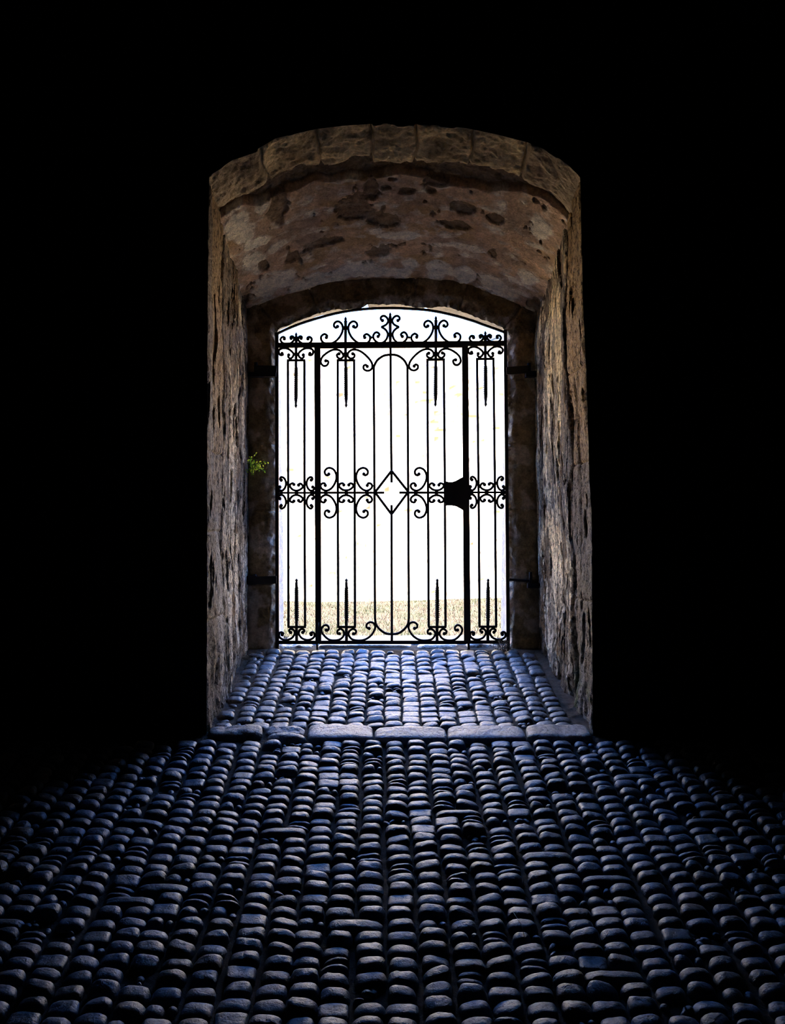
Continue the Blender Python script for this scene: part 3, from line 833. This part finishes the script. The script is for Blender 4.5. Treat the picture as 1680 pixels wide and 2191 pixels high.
# ---- hinge straps and wall pins
def hinge(strap, wpx, pin, brk, rod=False):
    mb = MB()
    if rod: mb.tube([W(strap[0], YG-.02), W(strap[1], YG-.02)], .0085, 10)
    else: square_bar(mb, strap[0], strap[1], wpx, YG-.030, YG-.014)
    o = mb.build('hinge_strap', M_iron, gate, smooth=False)
    mb = MB(); (x, ya, yb) = pin
    mb.tube([W((x, ya), YG-.022), W((x, yb), YG-.022)], .0115, 12); mb.build('hinge_pin', M_iron, o)
    mb = MB(); (xa, xb, y, w_) = brk
    square_bar(mb, (xa, y), (xb, y), w_, YG-.034, YG+.03); mb.build('pin_bracket', M_iron, o, smooth=False)
hinge([(546, 791), (593, 792)], 14.5, (547.5, 775.5, 797), (531, 592, 802.5, 8))
hinge([(545, 1241.5), (593, 1240)], 15, (545, 1229, 1249), (529, 550, 1241, 17))
hinge([(1083, 795), (1134, 791)], 14.5, (1132.5, 777, 800), (1124, 1146, 801.5, 11))
hinge([(1089, 1240), (1137, 1243)], 6, (1135.5, 1224, 1250), (1128, 1155, 1252.5, 9), rod=True)

# ------------------------------------------------------------------ plants
def leaf_quad(mb, p, d, up, L, Wd, col):
    d = d.normalized(); s = d.cross(up).normalized()*Wd; m = p+d*L*.5+up*L*.08
    mb.add([p, m-s, p+d*L, m+s], [(0, 1, 2, 3)], [col]*4)
pl = empty('wall_plant'); tag(pl, 'small green leafy weed growing out of a crack in the left wall beside the gate', 'plant')
st = MB(); fo = MB(); r2 = random.Random(5)
root = P(531, 1001, 6.30)
tips = [(547,972),(537,978),(541,983),(556,986),(563,988),(573,989),(560,1000),(564,1007),(547,1009),(536,1008),(540,1014),(545,992),(552,998),(541,1000),(538,992),(566,1002),(534,984),(553,1004),(558,994),(544,1004)]
for (tx_, ty_) in tips:
    tip = P(tx_, ty_, 6.30+r2.uniform(-.05, .05)); mid = root.lerp(tip, .5)+Vector((0, 0, r2.uniform(-.005, .012)))
    st.tube([root, mid, tip], .0011, 5)
    for k in range(r2.randint(6, 9)):
        c = (.40, .62, .04) if r2.random() < .5 else ((.85, .85, .08) if r2.random() < .5 else (.14, .30, .04))
        d = Vector((r2.gauss(0, 1), r2.gauss(0, .6), r2.gauss(0, 1)))
        q = root.lerp(tip, r2.uniform(.55, 1.0))+Vector((r2.gauss(0, .006), r2.gauss(0, .006), r2.gauss(0, .006)))
        leaf_quad(fo, q, d, Vector((0, -1, .2)), r2.uniform(.010, .018), r2.uniform(.003, .0055), c)
st.c = [(.12, .13, .04)]*len(st.v)
st.build('stem', M_leaf, pl, cols=True); fo.build('foliage', M_leaf, pl, smooth=False, cols=True)

def tuft(name, cx, cy, Yd, hgt, spread, n, label, cat, col, seed):
    mb = MB(); q = random.Random(seed); base = P(cx, cy, Yd)
    for k in range(n):
        a = q.gauss(0, .55); b_ = q.gauss(0, .5); L = hgt*q.uniform(.4, 1)
        p0 = base+Vector((q.gauss(0, spread), q.gauss(0, spread*.5), 0)); d = Vector((math.sin(a), math.sin(b_)*.6, math.cos(a)))
        p1 = p0+d*L*.5; p2 = p0+d*L+Vector((q.gauss(0, .01), q.gauss(0, .01), -.012))
        mb.tube([p0, p1, p2], [.0012, .001, .0005], 4)
        if q.random() < .4:
            for _ in range(4): leaf_quad(mb, p0.lerp(p2, q.uniform(.5, 1)), Vector((q.gauss(0, 1), q.gauss(0, 1), q.gauss(0, 1))), Vector((0, -1, 0)), .010, .002, col)
    mb.c = [col]*len(mb.v)
    return tag(mb.build(name, M_leaf, None, cols=True), label, cat)
tuft('dry_weed', 1078, 1394, 6.35, .11, .035, 46, 'dry brown weed tuft at the foot of the right gate post', 'weed', (.17, .13, .085), 3)
tuft('dead_grass_tuft', 524, 1412, 6.13, .05, .035, 30, 'withered tuft of straw in the dirt at the back left corner of the passage', 'weed', (.30, .25, .18), 4)
mb = MB(); a = P(1098, 1946, 3.42); a.z = fz(a.y)+.045; c = P(1125, 2007, 3.26); c.z = fz(c.y)+.040
mb.tube([a, a.lerp(c, .5)+Vector((.008, 0, .006)), c], .0012, 6); mb.c = [(.32, .28, .22)]*len(mb.v)
tag(mb.build('straw_stalk', M_leaf, None, cols=True), 'thin pale straw stalk lying on the cobbles right of the middle', 'straw')

# ------------------------------------------------------------------ outdoors: ground, grass, sunlit wall
def gz(x, Y):
    base = lerp(.695, .80, max(0.0, min(1.0, (Y-7.6)/3.4)))
    return base+.045*sstep(-.5, 1.6, x)*sstep(8.5, 11, Y)+.010*fbm(x*2, Y*2, 500, 3)
v, f, c = grid(80, 90, lambda u, w_: ((lerp(-9, 9, u), lerp(6.86, 11.3, w_), gz(lerp(-9, 9, u), lerp(6.86, 11.3, w_))-.01), (1, 1, 1)))
tag(mesh_obj('floor_outside', v, f, M_ground), kind='structure')
gr = MB(); q = random.Random(9)
for k in range(26000):
    Yd = 7.0+(q.random()**.95)*3.95; x = q.uniform(-1, 1)*(.35+Yd*.16)
    g = fbm(x*2.2, Yd*2.2, 600, 4)+.30*(1-sstep(8.0, 8.9, Yd))+.12*sstep(10.5, 11, Yd)
    green = q.random() < sstep(-.12, .34, g)*.85
    k2 = .36*(1+.3*(1-sstep(7.9, 8.4, Yd))); col = (q.uniform(.030, .040)*k2, q.uniform(.044, .056)*k2, .026*k2) if green else (q.uniform(.054, .072)*k2, q.uniform(.042, .056)*k2, q.uniform(.036, .048)*k2)  # near blades painted lighter to offset the shadow of the gate wall
    z = gz(x, Yd)-.012; L = q.uniform(.012, .035)*(1.4 if green else 1)
    a = q.uniform(0, 6.28); dx, dy = math.cos(a)*.003, math.sin(a)*.003
    tx_, ty_ = q.gauss(0, .5)*L, q.gauss(0, .5)*L
    gr.add([(x-dx, Yd-dy, z), (x+dx, Yd+dy, z), (x+tx_, Yd+ty_, z+L)], [(0, 1, 2)], [col]*3)
tag(gr.build('grass', M_grass, None, smooth=False, cols=True), 'dry yellowish grass with green tufts beyond the gate, below the sunlit wall', 'grass', kind='stuff')
def farw(u, w_):
    x = lerp(-9, 9, u) if u < .15 or u > .85 else lerp(-9, 9, u)
    z = lerp(.4, 3.75, w_)
    d = .02*fbm(x*1.3, z*1.3, 700, 3)+.01*fbm(x*7, z*7, 710, 3)
    k = (((x-.55)/.8)**2+((z-2.95)/.5)**2)
    n = fbm(x*9, z*13, 720, 4)
    m = sstep(.32, .52, n+.35*max(0, 1-k))
    return (x, 11.0+d, z), mixc((.92, .78, .56), (.06, .040, .020), m)
v, f, c = grid(420, 150, farw)
n0 = len(v)
v += [(-9, 11, 3.75), (9, 11, 3.75), (9, 11.5, 3.8), (-9, 11.5, 3.8), (-9, 11.5, .4), (9, 11.5, .4), (-9, 11, .4), (9, 11, .4)]; c += [(.8, .75, .65)]*8
f += [(n0, n0+1, n0+2, n0+3), (n0+3, n0+2, n0+5, n0+4), (n0, n0+3, n0+4, n0+6), (n0+1, n0+7, n0+5, n0+2)]
tag(mesh_obj('wall_outside', v, f, M_far, None, c), kind='structure')

# ------------------------------------------------------------------ light
wd = bpy.data.worlds.new('sky'); SC.world = wd; wd.use_nodes = True
bg = wd.node_tree.nodes['Background']; bg.inputs['Color'].default_value = (.13, .34, 1.0, 1); bg.inputs['Strength'].default_value = 6.6
sl = bpy.data.lights.new('sun', 'SUN'); sl.energy = 80.0; sl.angle = math.radians(.6); sl.color = (1.0, .88, .66)
so = bpy.data.objects.new('sun', sl); COL.objects.link(so)
so.rotation_euler = Vector((.55, .33, -.77)).to_track_quat('-Z', 'Y').to_euler()

# ------------------------------------------------------------------ camera and view
cam = bpy.data.cameras.new('camera'); co = bpy.data.objects.new('camera', cam); COL.objects.link(co)
cam.sensor_fit = 'HORIZONTAL'; cam.sensor_width = 36; cam.lens = F/1680*36; cam.clip_start = .05; cam.clip_end = 200
co.location = (0, 0, EYE); co.rotation_euler = (math.radians(90)+PITCH, 0, 0)
SC.camera = co
SC.view_settings.view_transform = 'Standard'; SC.view_settings.look = 'None'
SC.view_settings.exposure = 1.4; SC.view_settings.gamma = 1; SC.view_settings.use_curve_mapping = False
SC.cycles.max_bounces = 8; SC.cycles.diffuse_bounces = 5; SC.cycles.glossy_bounces = 4
SC.cycles.use_denoising = True
SC.cycles.filter_width = 1.0
